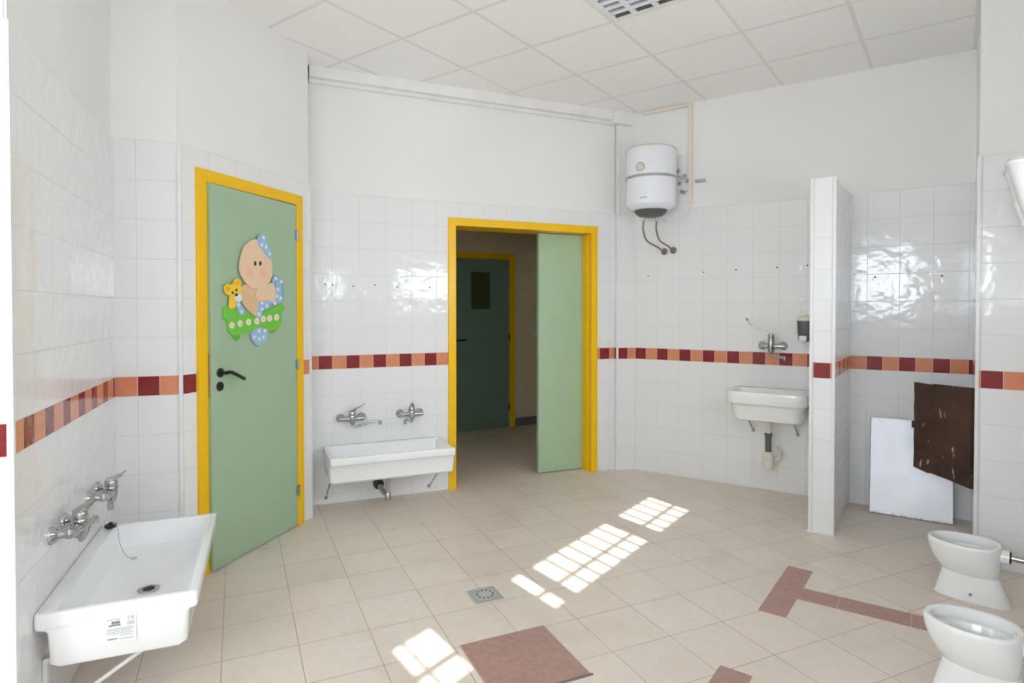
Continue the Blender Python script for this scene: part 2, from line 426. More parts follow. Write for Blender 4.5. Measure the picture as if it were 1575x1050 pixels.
def trim(c, sx, sy, z0, z1, rz, mat='trim', bev=.002, parent=None, name=None):
    bm = BM(); box(bm, (0, 0, 0), (sx, sy, z1 - z0), bev); tn[0] += 1
    o = obj(name or 'trim_%d' % tn[0], bm, M[mat], parent, kind='structure'); o.location = (c[0], c[1], (z0 + z1) / 2); o.rotation_euler = (0, 0, rz); return o
for P, dd, zt in ((A0, ang(A1, A0), 2.3), (A2, ang(A1, A2), 2.3), (A3, ang(A2, A3), 2.3), (A6, ang(A6, A7), 2.3), (A9, ang(A9, A10), 2.3), (PF, ang(PF, PG), PT + .003), (PG, ang(PF, PG), PT + .003)):
    trim(P, .018, .018, .0, zt, dd)
# pale grout foot of the partition
bm = BM(); box(bm, (0, 0, 0), (.165, .05, .006), .002)
o = obj('trim_20', bm, M['trim'], kind='structure'); o.location = (PF + PG) / 2 + Vector((0, 0, .003)); o.rotation_euler = (0, 0, ang(PF, PG))

# cornice box along the centre wall, cable ducts
dC = (A5 - A4).normalized(); nC = Vector((-dC.y, dC.x, 0)); rC = ang(A4, A5)
def onC(t, out=0., z=0.): return A4 + dC * t - nC * out + Vector((0, 0, z))
trim(onC(LC / 2 + .02, .028), LC + .04, .07, 3.115, CEIL, rC, 'plaster', .004)
trim(onC(LC / 2 + .02, .010), LC + .04, .034, 3.085, 3.115, rC, 'plaster', .004)
trim(onC(LC + .03, .045), .19, .10, 3.08, CEIL, rC, 'plaster', .006)
dR = (A8 - A7).normalized(); nR = Vector((-dR.y, dR.x, 0)); rR = ang(A7, A8)
def onR(s, out=0., z=0.): return A7 + dR * s - nR * out + Vector((0, 0, z))
def sR(x, y): # wall coords of a pixel on the right wall
    p = onplane(x, y, A7, nR); return (p - A7).dot(dR), p.z
def sC(x, y):
    p = onplane(x, y, A4, nC); return (p - A4).dot(dC), p.z
s1, _ = sR(1062.5, 200); sb, zb = sR(1062, 312)
cd = thing('cable_duct', 'cream plastic cable duct running along the ceiling edge and down beside the water heater', 'cable duct', onR(s1, 0, zb), rR)
bm = BM(); box(bm, (0, -.009, (CEIL - zb) / 2), (.034, .018, CEIL - zb), .002); obj('vertical_duct', bm, M['duct'], cd)
bm = BM(); box(bm, (-(s1 - .05) / 2, -.009, CEIL - zb - .018), (s1 - .1, .018, .03), .002); obj('horizontal_duct', bm, M['duct'], cd)

# ------------------------------------------------------------------ floor insets (clay tiles)
def inset(c, sx, sy, rz, mat='clay', h=.0016, name='clay_tile_inset', z=0):
    bm = BM(); box(bm, (0, 0, 0), (sx, sy, h)); o = obj(name, bm, M[mat], fl, kind='structure')
    o.location = (c[0], c[1], h / 2 + z); o.rotation_euler = (0, 0, rz); return o
ga = .4253; ge = Vector((math.cos(ga), math.sin(ga), 0)); gf = Vector((math.sin(ga), -math.cos(ga), 0))
q0 = V2(-.222, 2.585)
inset(q0 + (ge + gf) * .2, .408, .408, ga, 'claygrout', .001)
for i in (0, 1):
    for j in (0, 1): inset(q0 + ge * (.1 + .2 * i) + gf * (.1 + .2 * j), .197, .197, ga, h=.0022)
inset(q0 + ge * .21 + gf * .409, .40, .012, ga, 'steel', .003, 'metal_edge')
ta = math.atan2(.503, .373); te = Vector((math.cos(ta), math.sin(ta), 0)); tf = Vector((te.y, -te.x, 0))
for k, org in enumerate((V2(1.18, 2.894), V2(1.18, 2.894) - te * 1.19)):
    inset(org + te * .313 + tf * .063, .626, .126, ta, 'claygrout', .001)
    for a, b in ((0, .222), (.376, .626)): inset(org + te * (a + b) / 2 + tf * .063, b - a - .002, .125, ta, h=.0022)
    so_ = math.atan2(-.261, .384); sd = Vector((math.cos(so_), math.sin(so_), 0))
    st = org + te * .299 + sd * .0
    inset(st + sd * .55, 1.1, .146, so_, 'claygrout', .0012)
    x = 0
    for ln in (.30, .30, .30, .2):
        inset(st + sd * (x + ln / 2 - .002), ln - .006, .142, so_, h=.0024); x += ln

# floor drain
p = atz(746, 915, 0)
dr = thing('floor_drain', 'square pale metal floor drain with a ring of slots set in beige floor', 'floor drain', p, ga)
bm = BM(); box(bm, (0, 0, .002), (.148, .148, .004), .001); obj('frame', bm, simple('galvanised plate', srgb(188, 194, 190), .45, .35), dr)
bm = BM(); lathe(bm, [(.056, .004), (.056, .0055), (.054, .006)], n=32); obj('cover', bm, simple('drain cover', srgb(206, 210, 206), .4, .3), dr)
for k in range(12):
    a = 2 * PI * k / 12
    bm = BM(); box(bm, (math.cos(a) * .042, math.sin(a) * .042, .0062), (.014, .007, .0008), 0, Matrix.Rotation(a, 4, 'Z')); obj('slot', bm, M['hole'], dr)

# ------------------------------------------------------------------ doors
# 1: hinged green door on the short left wall
dD = (A3 - A2).normalized(); nD = Vector((-dD.y, dD.x, 0)); rD = ang(A2, A3)
d1 = thing('door_1', None, None, A2, rD, kind='structure')
a, b = L_DOOR
def frame(parent, a, b, top, w, depth, out, name='frame'):
    bm = BM()
    box(bm, (a + w / 2, depth / 2 - out, top / 2), (w, depth, top), .003)
    box(bm, (b - w / 2, depth / 2 - out, top / 2), (w, depth, top), .003)
    box(bm, ((a + b) / 2, depth / 2 - out, top - w / 2), (b - a - 2 * w + .002, depth - .001, w), .0)
    obj(name, bm, M['yellow'], parent, kind='structure')
frame(d1, a, b, 2.20, .066, .16, .016)
LW = b - a - .066 * 2
AJ = math.radians(1.6)
bm = BM(); box(bm, (-(LW - .006) / 2, .02, 2.115 / 2 + .012), (LW - .006, .042, 2.115), .003)
leaf = obj('leaf', bm, M['green'], d1, kind='structure'); leaf.location = (b - .07, -.014, 0); leaf.rotation_euler = (0, 0, AJ)
bpy.context.view_layer.update()
LM = leaf.matrix_world.copy(); LO = LM.translation.copy(); LX = LM.to_3x3() @ Vector((1, 0, 0)); LN = LM.to_3x3() @ Vector((0, 1, 0)); LF = LO - LN * .001
def sL(x, y):
    p = onplane(x, y, LF, LN); return (p - LF).dot(LX), p.z
hx, hz = sL(338.5, 573)
bm = BM(); lathe(bm, [(.026, 0), (.026, .007), (.022, .010), (.010, .011), (.010, .045)], (hx, 0, hz), 'Y')
tx, tz = sL(366, 582)
tube(bm, curve([(hx, -.042, hz), (hx + .03, -.048, hz + .001), ((hx + tx) / 2 + .01, -.050, (hz + tz) / 2 + .004), (tx, -.046, tz)]), [.010] * 8 + [.0105] * 16 + [.010], 12)
obj('handle', bm, M['black'], leaf, True, label='black lever handle')
kx, kz = sL(338, 594)
bm = BM(); lathe(bm, [(.026, 0), (.026, .006), (.023, .009)], (kx, 0, kz), 'Y'); box(bm, (kx, -.010, kz), (.008, .004, .020), .001); obj('key_escutcheon', bm, M['black'], leaf, True, label='black round lock plate')
x0 = -(LW - .006)
bm = BM(); box(bm, (x0 - .0005, .02, 1.08), (.003, .022, .24), .001); obj('latch_plate', bm, M['steel'], leaf)
for z in (.24, 1.08, 1.93):
    bm = BM(); tube(bm, [(b - .066, -.020, z - .035), (b - .066, -.020, z + .035)], .008, 10); box(bm, (b - .075, -.017, z), (.02, .004, .06)); obj('hinge', bm, M['steel'], d1, True)

# foam decoration on that door: baby in a bath tub with a teddy bear
bx, bz = sL(390, 450)
dec = thing('door_decoration', 'painted cutout of a bathing baby with yellow teddy bear on the green door', 'decoration', LF + LX * bx - LN * .0 + Vector((0, 0, bz)), math.atan2(LX.y, LX.x))
def crop(cx, cy):
    s, z = sL(330 + cx * .18082, 350 + cy * .18082); return s - bx, z - bz
def plate(name, pts, mat, y0, y1, parent=None, smooth=True, k=5):
    P = [Vector((crop(*q)[0], 0, crop(*q)[1])) for q in pts]
    if smooth: P = closed(P, k)
    bm = BM(); r0 = ring(bm, [v + Vector((0, -y0, 0)) for v in P]); r1 = ring(bm, [v + Vector((0, -y1, 0)) for v in P])
    bridge(bm, r0, r1); bm.faces.new(r0); bm.faces.new(r1)
    bmesh.ops.triangulate(bm, faces=[f for f in bm.faces if len(f.verts) > 4]); bmesh.ops.recalc_face_normals(bm, faces=bm.faces)
    return obj(name, bm, M[mat], parent or dec)
def disc(name, cx, cy, rx, rz, mat, y, parent=None, t=.0012):
    n = 16; pts = [(cx + rx * math.cos(2 * PI * i / n), cy + rz * math.sin(2 * PI * i / n)) for i in range(n)]
    return plate(name, pts, mat, y - t, y, parent, False)
tub = plate('bath_tub', [(62, 690), (95, 668), (150, 672), (250, 715), (340, 745), (440, 700), (520, 668), (572, 645), (574, 712), (560, 735), (562, 800), (545, 850), (500, 872), (440, 880), (300, 890), (160, 915), (118, 895), (100, 850), (92, 780), (66, 760)], 'd_tub', .0, .006, k=3)
plate('tub_rim', [(64, 700), (95, 675), (250, 725), (340, 752), (440, 708), (572, 652), (574, 712), (470, 735), (330, 755), (200, 768), (85, 780), (64, 758)], 'd_tub', .006, .009, tub, k=3)
plate('tub_foot', [(140, 905), (200, 900), (212, 930), (185, 962), (155, 940)], 'd_tub2', .0, .005)
plate('tub_foot', [(450, 868), (515, 855), (510, 885), (480, 895)], 'd_tub2', .0, .005)
body = plate('baby_body', [(232, 490), (330, 470), (440, 470), (495, 505), (505, 570), (495, 625), (430, 622), (360, 640), (345, 750), (322, 745), (270, 700), (225, 640), (212, 560)], 'd_skin2', .006, .011)
plate('baby_arm', [(345, 530), (400, 500), (470, 470), (500, 520), (500, 600), (480, 630), (420, 612), (350, 615), (335, 575)], 'd_skin', .011, .014, body)
head = plate('baby_head', [(205, 250), (235, 160), (290, 110), (345, 102), (400, 130), (445, 210), (465, 290), (472, 380), (455, 450), (400, 500), (330, 520), (270, 495), (220, 430), (192, 350)], 'd_skin', .010, .017)
for x in (325, 369): disc('eye', x, 305, 10, 20, 'd_dark', .0182, head)
for x in (285, 395): disc('cheek', x, 385, 24, 32, 'd_cheek', .0179, head)
def dots(parent, pts, y):
    for x, z in pts: disc('polka_dot', x, z, 11, 15, 'd_dot', y, parent)
hat = plate('blue_bow', [(348, 75), (375, 55), (402, 62), (410, 110), (430, 150), (462, 220), (448, 268), (420, 235), (390, 200), (365, 165), (345, 120)], 'd_blue', .017, .021)
dots(hat, [(392, 85), (377, 148), (414, 165), (442, 222)], .0222)
tw = plate('blue_towel', [(478, 455), (505, 400), (525, 430), (560, 440), (570, 500), (562, 560), (575, 610), (530, 640), (500, 665), (470, 640), (440, 690), (400, 700), (385, 760), (350, 765), (345, 700), (352, 640), (420, 620), (495, 620), (505, 560)], 'd_blue', .0065, .010, k=3)
dots(tw, [(510, 435), (556, 460), (527, 525), (519, 583), (550, 600), (500, 640), (432, 665), (392, 640), (393, 694), (363, 735)], .0112)
t2 = plate('blue_towel', [(165, 640), (200, 620), (215, 660), (242, 700), (225, 745), (200, 735), (180, 690)], 'd_blue', .0095, .012); dots(t2, [(190, 655), (215, 715)], .0132)
t3 = plate('blue_bow', [(300, 905), (330, 865), (370, 850), (410, 855), (440, 880), (438, 940), (415, 975), (385, 985), (365, 1003), (335, 990), (305, 950)], 'd_blue', .006, .011)
dots(t3, [(365, 880), (415, 875), (325, 930), (366, 945), (402, 930)], .0122)
be = plate('teddy_bear', [(65, 500), (90, 478), (120, 490), (145, 480), (150, 448), (180, 435), (205, 455), (205, 490), (215, 520), (205, 570), (185, 610), (165, 640), (160, 680), (110, 685), (105, 640), (110, 580), (80, 565), (64, 530)], 'd_bear', .010, .016)
disc('inner_ear', 92, 520, 16, 24, 'd_bear2', .0172, be); disc('inner_ear', 178, 468, 15, 20, 'd_bear2', .0172, be)
disc('muzzle', 183, 597, 30, 36, 'd_muzzle', .0185, be, .002); disc('nose', 163, 571, 13, 12, 'd_dark', .0197, be)
disc('eye', 133, 553, 8, 12, 'd_dark', .0172, be); disc('eye', 165, 530, 8, 12, 'd_dark', .0172, be)
for x, z in ((138, 830), (209, 816), (279, 803), (352, 795), (407, 776), (460, 770), (519, 762)):
    fo = disc('flower', x, z, 21, 28, 'd_flower', .0085, tub, .003); disc('flower_centre', x, z, 7, 10, 'd_cheek', .0095, fo)

# 2: sliding door opening in the centre wall
d2 = thing('door_2', None, None, A4, rC, kind='structure')
a, b = C_DOOR
frame(d2, a, b, 2.175, .062, .27, .018)
bm = BM(); pL, _ = sC(828, 728); leafL = None
SL = onplane(828.5, 500, A4 + nC * .13, nC); sl0 = (SL - A4).dot(dC)
box(bm, ((sl0 + b + .25) / 2, .15, 2.10 / 2 + .008), (b + .25 - sl0, .04, 2.10), .002); ob = obj('sliding_leaf', bm, M['green2'], d2, kind='structure')
bm = BM(); box(bm, (b - .068, .085, 1.05), (.012, .085, 2.1)); obj('jamb_lining', bm, M['yellow'], d2, kind='structure')
# ------------------------------------------------------------------ corridor behind
HD = math.radians(30); hd_ = Vector((math.cos(HD), math.sin(HD), 0)); hp = V2(-.35, 7.30)
H0, H1 = hp - hd_ * 1.9, hp + hd_ * 3.0
wh = wall('wall_corridor_back', H0, H1, M['hall'], 0, [(1.50, 2.26, -.02, 2.05)], split=None)
nH = Vector((-hd_.y, hd_.x, 0))
HA = A4 + nC * .24 - dC * .9; HB = A5 + nC * .24 + dC * .9
wall('wall_corridor_left', HA - dC * .1, H0, M['hall'], split=None)
wall('wall_corridor_right', H1, HB, M['hall'], split=None)
wall('wall_corridor_front', HB, onC(C_DOOR[1] + .0) + nC * .24, M['hall'], split=None, thick=.06)
wall('wall_corridor_front_left', onC(C_DOOR[0]) + nC * .24, HA, M['hall'], split=None, thick=.06)
def sH(x, y):
    p = onplane(x, y, hp, nH); return (p - H0).dot(hd_), p.z
d3 = thing('door_3', None, None, H0, HD, kind='structure')
xr, _ = sH(791.5, 500); xl = xr - .86; xt = 2.12
frame(d3, xl, xr, xt, .07, .1, .016)
bm = BM(); box(bm, ((xl + xr) / 2, .02, 1.025), (xr - xl - .13, .04, 2.05), .002)
lf3 = obj('leaf', bm, M['hallgreen'], d3, kind='structure')
wx0, wz0 = sH(724, 475); wx1, wz1 = sH(753, 419)
bm = BM(); box(bm, ((wx0 + wx1) / 2, -.004, (wz0 + wz1) / 2), (wx1 - wx0 + .03, .012, wz1 - wz0 + .03), .002); wf = obj('window_bead', bm, M['hallgreen'], lf3)
bm = BM(); box(bm, ((wx0 + wx1) / 2, -.011, (wz0 + wz1) / 2), (wx1 - wx0, .004, wz1 - wz0)); obj('window_pane', bm, simple('dark wired glass', srgb(74, 84, 50), .4), wf)
hx_, hz_ = sH(708, 523)
bm = BM(); tube(bm, [(hx_ - .05, -.002, hz_), (hx_ - .05, -.05, hz_), (hx_ + .05, -.05, hz_)], .011, 8); obj('handle', bm, M['black'], lf3, True)
_, zz = sH(780, 640)
for z in (.25, 1.1): bm = BM(); box(bm, (xr - .07, -.004, z), (.02, .01, .08)); obj('hinge', bm, M['black'], d3)
bm = BM(); L3 = (H1 - H0).length; box(bm, ((xr + L3) / 2, -.006, .05), (L3 - xr, .012, .10), .001)
bb = obj('baseboard_corridor', bm, M['skirting'], kind='structure'); bb.location = H0; bb.rotation_euler = (0, 0, HD)
sx_, sz_ = sH(823, 512)
sw = thing('light_switch', 'small plate switch on the dim corridor wall seen through the doorway', 'light switch', H0 + hd_ * sx_ + Vector((0, 0, sz_)), HD)
bm = BM(); box(bm, (0, -.005, 0), (.12, .01, .085), .003); obj('cover_plate', bm, M['cream'], sw)
for k in (-1, 0, 1): bm = BM(); box(bm, (k * .024, -.012, 0), (.021, .004, .045), .001); obj('rocker', bm, M['white'], sw)
sx_, sz_ = sC(933, 519)
sw = thing('light_switch', 'white square switch plate on tiles just right of the yellow sliding door frame', 'light switch', onC(sx_, 0, sz_), rC)
bm = BM(); box(bm, (0, -.005, 0), (.115, .010, .082), .003); obj('cover_plate', bm, M['white'], sw)
for k, w in ((-.014, .046), (.032, .022)): bm = BM(); box(bm, (k, -.012, 0), (w, .005, .045), .0015); obj('rocker', bm, M['white'], sw)

# ------------------------------------------------------------------ windows (behind and beside the camera)
def window(n, p, d, w, h, z0, bars=None, nm=2):
    t = thing('window_%d' % n, None, None, (p.x, p.y, z0), math.atan2(d.y, d.x), kind='structure')
    bm = BM(); f = .035
    for x in (f / 2, w - f / 2): box(bm, (x, .08, h / 2), (f, .05, h))
    for z in (f / 2, h - f / 2): box(bm, (w / 2, .08, z), (w, .05, f))
    for k in range(1, nm): box(bm, (w * k / nm, .08, h / 2), (.05, .05, h))
    obj('window_frame', bm, M['alu'], t, kind='structure')
    bm = BM(); box(bm, (w / 2, .08, h / 2), (w - .04, .005, h - .04)); obj('pane', bm, M['glass'], t, kind='structure')
    return t
n = 1
GB = .017
for a, b in SIDE_WIN:
    if b > 3:   # the long window: two sashes and a wide mullion, steel grille outside
        t = thing('window_%d' % n, None, None, sidept(b, 0, WINZ[0]), math.atan2(-U.y, -U.x), kind='structure')
        w = b - a; h = WINZ[1] - WINZ[0]; X = lambda q: b - q
        bm = BM()
        for q0_, q1_ in ((1.75, 1.79), (1.89, 1.99), (2.87, 3.045), (3.59, 3.61)): box(bm, (X((q0_ + q1_) / 2), .05, h / 2), (q1_ - q0_, .05, h))
        box(bm, (w / 2, .05, .006), (w, .05, .012)); box(bm, (w / 2, .05, h - .02), (w, .05, .04))
        obj('window_frame', bm, M['alu'], t, kind='structure')
        bm = BM(); box(bm, (w / 2, .05, h / 2), (w - .01, .005, h - .01)); obj('pane', bm, M['glass'], t, kind='structure')
        bm = BM(); q = 1.99 + .125
        while q < 3.57:
            if not 2.84 < q < 3.05: tube(bm, [(X(q), .10, 0), (X(q), .10, h)], GB / 2 + .002, 8)
            q += .125
        box(bm, (w / 2, .10, .19), (w, .014, .017))
        obj('window_grille', bm, M['bar'], t, kind='structure')
    else:
        t = window(n, sidept(b), -U, b - a, WINZ[1] - WINZ[0], WINZ[0], nm=2 if b - a > 1 else 1)
        w = b - a; h = WINZ[1] - WINZ[0]
        if a > 0:   # the small window has its shutter almost closed
            bm = BM(); box(bm, (w / 2 - .16 - .02, .135, h / 2), (w - .28, .03, h)); box(bm, (w - .04, .135, h / 2), (.09, .03, h)); obj('shutter', bm, M['alu'], t, kind='structure')
            bm = BM(); tube(bm, [(w - .165, .1, 0), (w - .165, .1, h)], .009, 8); box(bm, (w / 2, .10, .19), (w, .018, .02)); obj('window_grille', bm, M['bar'], t, kind='structure')
    n += 1
window(n, A11 - N * .2, -N, 1.4, .9, 1.5, nm=2)
n += 1; window(n, A12 + _bd * .15, _bd, .95, 1.1, 1.3, nm=2)  # unseen window, added to carry the left fill light
bm = BM(); box(bm, (0, 0, -.15), (60, 60, .1)); obj('ground', bm, M['ground'], kind='structure')

# ------------------------------------------------------------------ long trough sinks
def trough(name_label, origin, rz, z, w=.44, d=.455):
    """local x along the wall, -y into the room, z=0 at the rim; back against the wall"""
    t = thing('trough_sink', name_label, 'sink', origin + Vector((0, 0, z)), rz)
    k = 5
    def rr(x0, x1, y0, y1, r, zz): return rrect((x1 - x0) / 2, (y1 - y0) / 2, r, zz, (x0 + x1) / 2, (y0 + y1) / 2, k)
    e = .006
    rings = [rr(-w + .012, w - .012, -d + .05, -.055, .02, -.185), rr(-w + .003, w - .003, -d + .036, -.042, .02, -.172),
             rr(-w, w, -d + .028, -.036, .016, -.066), rr(-w, w, -d + .020, -.026, .014, -.056), rr(-w, w, -d + .004, -.006, .012, -.052), rr(-w, w, -d, -.001, .012, -.044),
             rr(-w, w, -d, -.001, .012, -.008), rr(-w + e * .4, w - e * .4, -d + e * .4, -.001 - e * .4, .010, -.002), rr(-w + e, w - e, -d + e, -.001 - e, .010, 0),
             rr(-w + .024, w - .024, -d + .028, -.058, .03, -.001), rr(-w + .029, w - .029, -d + .033, -.063, .03, -.006),
             rr(-w + .034, w - .034, -d + .038, -.068, .03, -.05), rr(-w + .045, w - .045, -d + .05, -.08, .035, -.105), rr(-w + .075, w - .075, -d + .085, -.115, .05, -.128),
             rr(-.05, .05, -d / 2 - .06, -d / 2 + .02, .035, -.142)]
    bm = BM(); loft(bm, rings); obj('basin', bm, M['ceramic'], t, True)
    return t, w, d
sCx = (sC(497, 685)[0] + sC(672, 672)[0]) / 2 + .004
ts, w, d = trough('long white trough sink on the centre wall beside the yellow sliding door frame', onC(sCx), rC, .437)
def strut(parent, x, y0, y1, z0, z1, mat='chrome'):
    bm = BM(); tube(bm, [(x, y0, z0), (x, y1, z1)], .006, 8); obj('strut', bm, M[mat], parent, True)
    bm = BM(); lathe(bm, [(.013, 0), (.013, .006), (.008, .012)], (x, y1 + .002, z1), 'Y', 12); obj('anchor', bm, M['steel'], parent, True)
for xx in (-w + .02, w - .075): strut(ts, xx, -.30, -.004, -.185, -.388)
bm = BM(); lathe(bm, [(.035, -.188), (.035, -.178), (.03, -.174)], (-.01, -d / 2 - .01, 0)); obj('drain_flange', bm, M['chrome'], ts, True)
bm = BM(); tube(bm, [(-.01, -d / 2 - .01, -.18), (-.01, -d / 2 - .01, -.37)], .015, 14); lathe(bm, [(.022, -.385), (.024, -.375), (.024, -.345), (.020, -.335)], (-.01, -d / 2 - .01, 0)); obj('waste_pipe', bm, M['chrome'], ts, True)
bm = BM(); tube(bm, curve([(-.01, -d / 2 - .01, -.352), (-.03, -.17, -.34), (-.035, -.10, -.33), (-.035, -.045, -.325)]), .020, 14); obj('elbow_pipe', bm, M['chrome'], ts, True)
bm = BM(); lathe(bm, [(.040, 0), (.040, .02), (.034, .045), (.026, .05)], (-.035, -.002, -.325), 'Y'); obj('rubber_seal', bm, M['black'], ts, True)

dW = (A1 - A0).normalized(); nW = Vector((-dW.y, dW.x, 0)); rW = ang(A0, A1)
def onW(t, out=0., z=0.): return A0 + dW * t - nW * out + Vector((0, 0, z))
SLs = .605
tl, w, d = trough('long white trough sink on the left wall, nearest, with a label on its end', onW(SLs), rW, .445, .452, .48)
bm = BM(); lathe(bm, [(.036, 0), (.040, .003), (.040, .006), (.030, .007), (.024, .003)], (-.02, -d / 2 - .02, -.143)); obj('drain_ring', bm, M['chrome'], tl, True)
bm = BM(); lathe(bm, [(.020, 0), (.020, .002)], (-.02, -d / 2 - .02, -.1385)); obj('drain_hole', bm, M['hole'], tl, True)
for xx in (-w + .10, w - .10):
    bm = BM(); box(bm, (xx, -.155, -.195), (.028, .30, .014), .001); obj('bracket_arm', bm, M['white'], tl)
    bm = BM(); tube(bm, [(xx + .03, -.36, -.19), (xx + .02, -.02, -.40)], .0075, 8); obj('bracket_strut', bm, M['white'], tl, True)
    bm = BM(); box(bm, (xx, -.008, -.30), (.03, .014, .22), .001); obj('bracket_plate', bm, M['white'], tl)
# paper label on the near end
lab = BM(); box(lab, (-w - .0022, -.245, -.085), (.0016, .094, .094)); lo = obj('paper_label', lab, M['paper'], tl, label='white printed paper label with certification mark')
def ink(y, z, sy, sz, mat='ink'):
    bm = BM(); box(bm, (-w - .0033, y, z), (.0006, sy, sz)); return obj('print', bm, M[mat], lo)
for y, z, sy, sz in ((-.225, -.052, .036, .0015), (-.224, -.063, .008, .010), (-.234, -.063, .010, .009), (-.245 + .003, -.063, .005, .009), (-.229, -.072, .034, .005), (-.276, -.066, .022, .0012), (-.276, -.070, .022, .0012), (-.276, -.074, .022, .0012),
                     (-.245, -.084, .078, .001), (-.245, -.089, .076, .001), (-.240, -.095, .070, .001), (-.245, -.101, .074, .001), (-.262, -.108, .036, .001), (-.222, -.118, .028, .003), (-.262, -.121, .042, .0012)): ink(y, z, sy, sz)
# CE mark drawn as two letters of bent stroke
def arc(y, z, r, a0, a1): return [(-w - .0036, y - r * math.cos(a0 + (a1 - a0) * i / 12), z + r * math.sin(a0 + (a1 - a0) * i / 12)) for i in range(13)]
for yc, mid in ((-.272, False), (-.283, True)):
    bm = BM(); tube(bm, arc(yc, -.052, .0045, math.radians(60), math.radians(300)), .0007, 6)
    if mid: tube(bm, [(-w - .0036, yc + .0042, -.052), (-w - .0036, yc - .001, -.052)], .0006, 6)
    obj('certification_mark', bm, M['ink'], lo)
# plug and chain
pp = onplane(168, 803, onW(0, .035), nW); ps = (pp - A0).dot(dW)
pl = thing('sink_plug', 'black rubber plug with a thin chain lying on the back rim of the left sink', 'sink plug', onW(ps - .02, .045, .448), rW)
bm = BM(); lathe(bm, [(.022, 0), (.025, .004), (.024, .012), (.012, .014), (.006, .022)]); obj('stopper', bm, M['black'], pl, True)
bm = BM(); tube(bm, curve([(0, 0, .020), (-.03, -.03, .008), (-.055, -.045, -.06), (-.075, -.07, -.11), (-.10, -.10, -.124)]), .0016, 6); obj('chain', bm, M['chrome'], pl, True)
bm = BM(); tube(bm, [(-.10 + .011 * math.cos(i * PI / 6), -.108 + .011 * math.sin(i * PI / 6), -.122) for i in range(13)], .0022, 6); obj('chain_ring', bm, M['chrome'], pl, True)

# ------------------------------------------------------------------ wall mixers
def mixer(label, p, rz, swing, spout=.17, lever_az=0., lever_up=.05, group=None, lev=.07):
    """p: centre between the two inlets on the wall"""
    t = thing('wall_mixer_tap', label, 'tap', p, rz, group)
    for sx in (-1, 1):
        bm = BM(); lathe(bm, [(.033, 0), (.033, .004), (.028, .012), (.020, .020), (.014, .026), (.013, .05)], (sx * .077, 0, 0), 'Y', 20); obj('escutcheon', bm, M['chrome'], t, True)
        bm = BM(); lathe(bm, [(.017, .0), (.019, .004), (.019, .018), (.016, .022)], (sx * .077, -.045, 0), 'Y', 6); obj('union_nut', bm, M['chrome'], t, True)
    bm = BM(); tube(bm, [(-.088, -.066, 0), (-.06, -.066, 0), (-.03, -.066, 0), (.03, -.066, 0), (.06, -.066, 0), (.088, -.066, 0)], [.016, .018, .022, .022, .018, .016], 18)
    lathe(bm, [(.016, -.040), (.018, -.034), (.022, -.02), (.025, 0), (.025, .022), (.022, .028)], (0, -.070, 0)); obj('body', bm, M['chrome'], t, True)
    bm = BM(); lathe(bm, [(.024, .029), (.026, .036), (.024, .052), (.016, .062)], (0, -.070, 0))
    v = Vector((math.sin(lever_az), -math.cos(lever_az), 0)); s = Vector((v.y, -v.x, 0)); o = Vector((0, -.070, .056))
    r = []
    for q, hw, th, up in ((-.018, .016, .008, -.004), (.01, .018, .008, .004), (.04, .013, .005, .012 + lever_up * .3), (lev, .010, .003, .016 + lever_up * .7), (lev + .012, .006, .002, .018 + lever_up)):
        c = o + v * q + Vector((0, 0, up)); r.append([c + s * hw * a_ + Vector((0, 0, th * b_)) for a_, b_ in ((-1, -1), (1, -1), (1, 1), (-1, 1))])
    loft(bm, r); obj('lever', bm, M['chrome'], t, True)
    v = Vector((math.sin(swing), -math.cos(swing), 0)); o = Vector((0, -.070, -.04))
    bm = BM(); tube(bm, curve([o, o + Vector((0, 0, -.012)) + v * .004, o + v * .03 + Vector((0, 0, -.016)), o + v * (spout * .6) + Vector((0, 0, .010)), o + v * (spout * .9) + Vector((0, 0, .022)), o + v * spout + Vector((0, 0, .018))], 6), .0085, 12)
    e = o + v * (spout + .004); tube(bm, [e + Vector((0, 0, .024)), e + Vector((0, 0, -.004))], .0115, 12); obj('spout', bm, M['chrome'], t, True)
    return t
def midC(a, b):
    s0, z0 = sC(*a); s1_, z1_ = sC(*b); return onC((s0 + s1_) / 2, 0, (z0 + z1_) / 2)
mixer('chrome wall mixer tap left above the centre trough sink, spout swung right', midC((523, 643), (556, 640)), rC, math.radians(72), .20, math.radians(55), .045, lev=.085)
mixer('chrome wall mixer tap right above the centre trough sink, next to the yellow frame', midC((614, 637), (646, 632)), rC, math.radians(-30), .17, math.radians(-10), .03)
def sWf(x, y):
    p = onplane(x, y, A0, nW); return (p - A0).dot(dW), p.z
a_, b_ = sWf(76, 824)[0], sWf(99, 802)[0]
mixer('chrome wall mixer tap above the left trough sink, the nearer of its two', onW((a_ + b_) / 2, 0, .645), rW, math.radians(86), .16, math.radians(58), .006, lev=.055)
a_, b_ = sWf(134, 762)[0], sWf(150, 745)[0]
mixer('chrome wall mixer tap above the left trough sink, farther one in the corner', onW((a_ + b_) / 2, 0, .635), rW, math.radians(-80), .12, math.radians(15), .012, lev=.045)

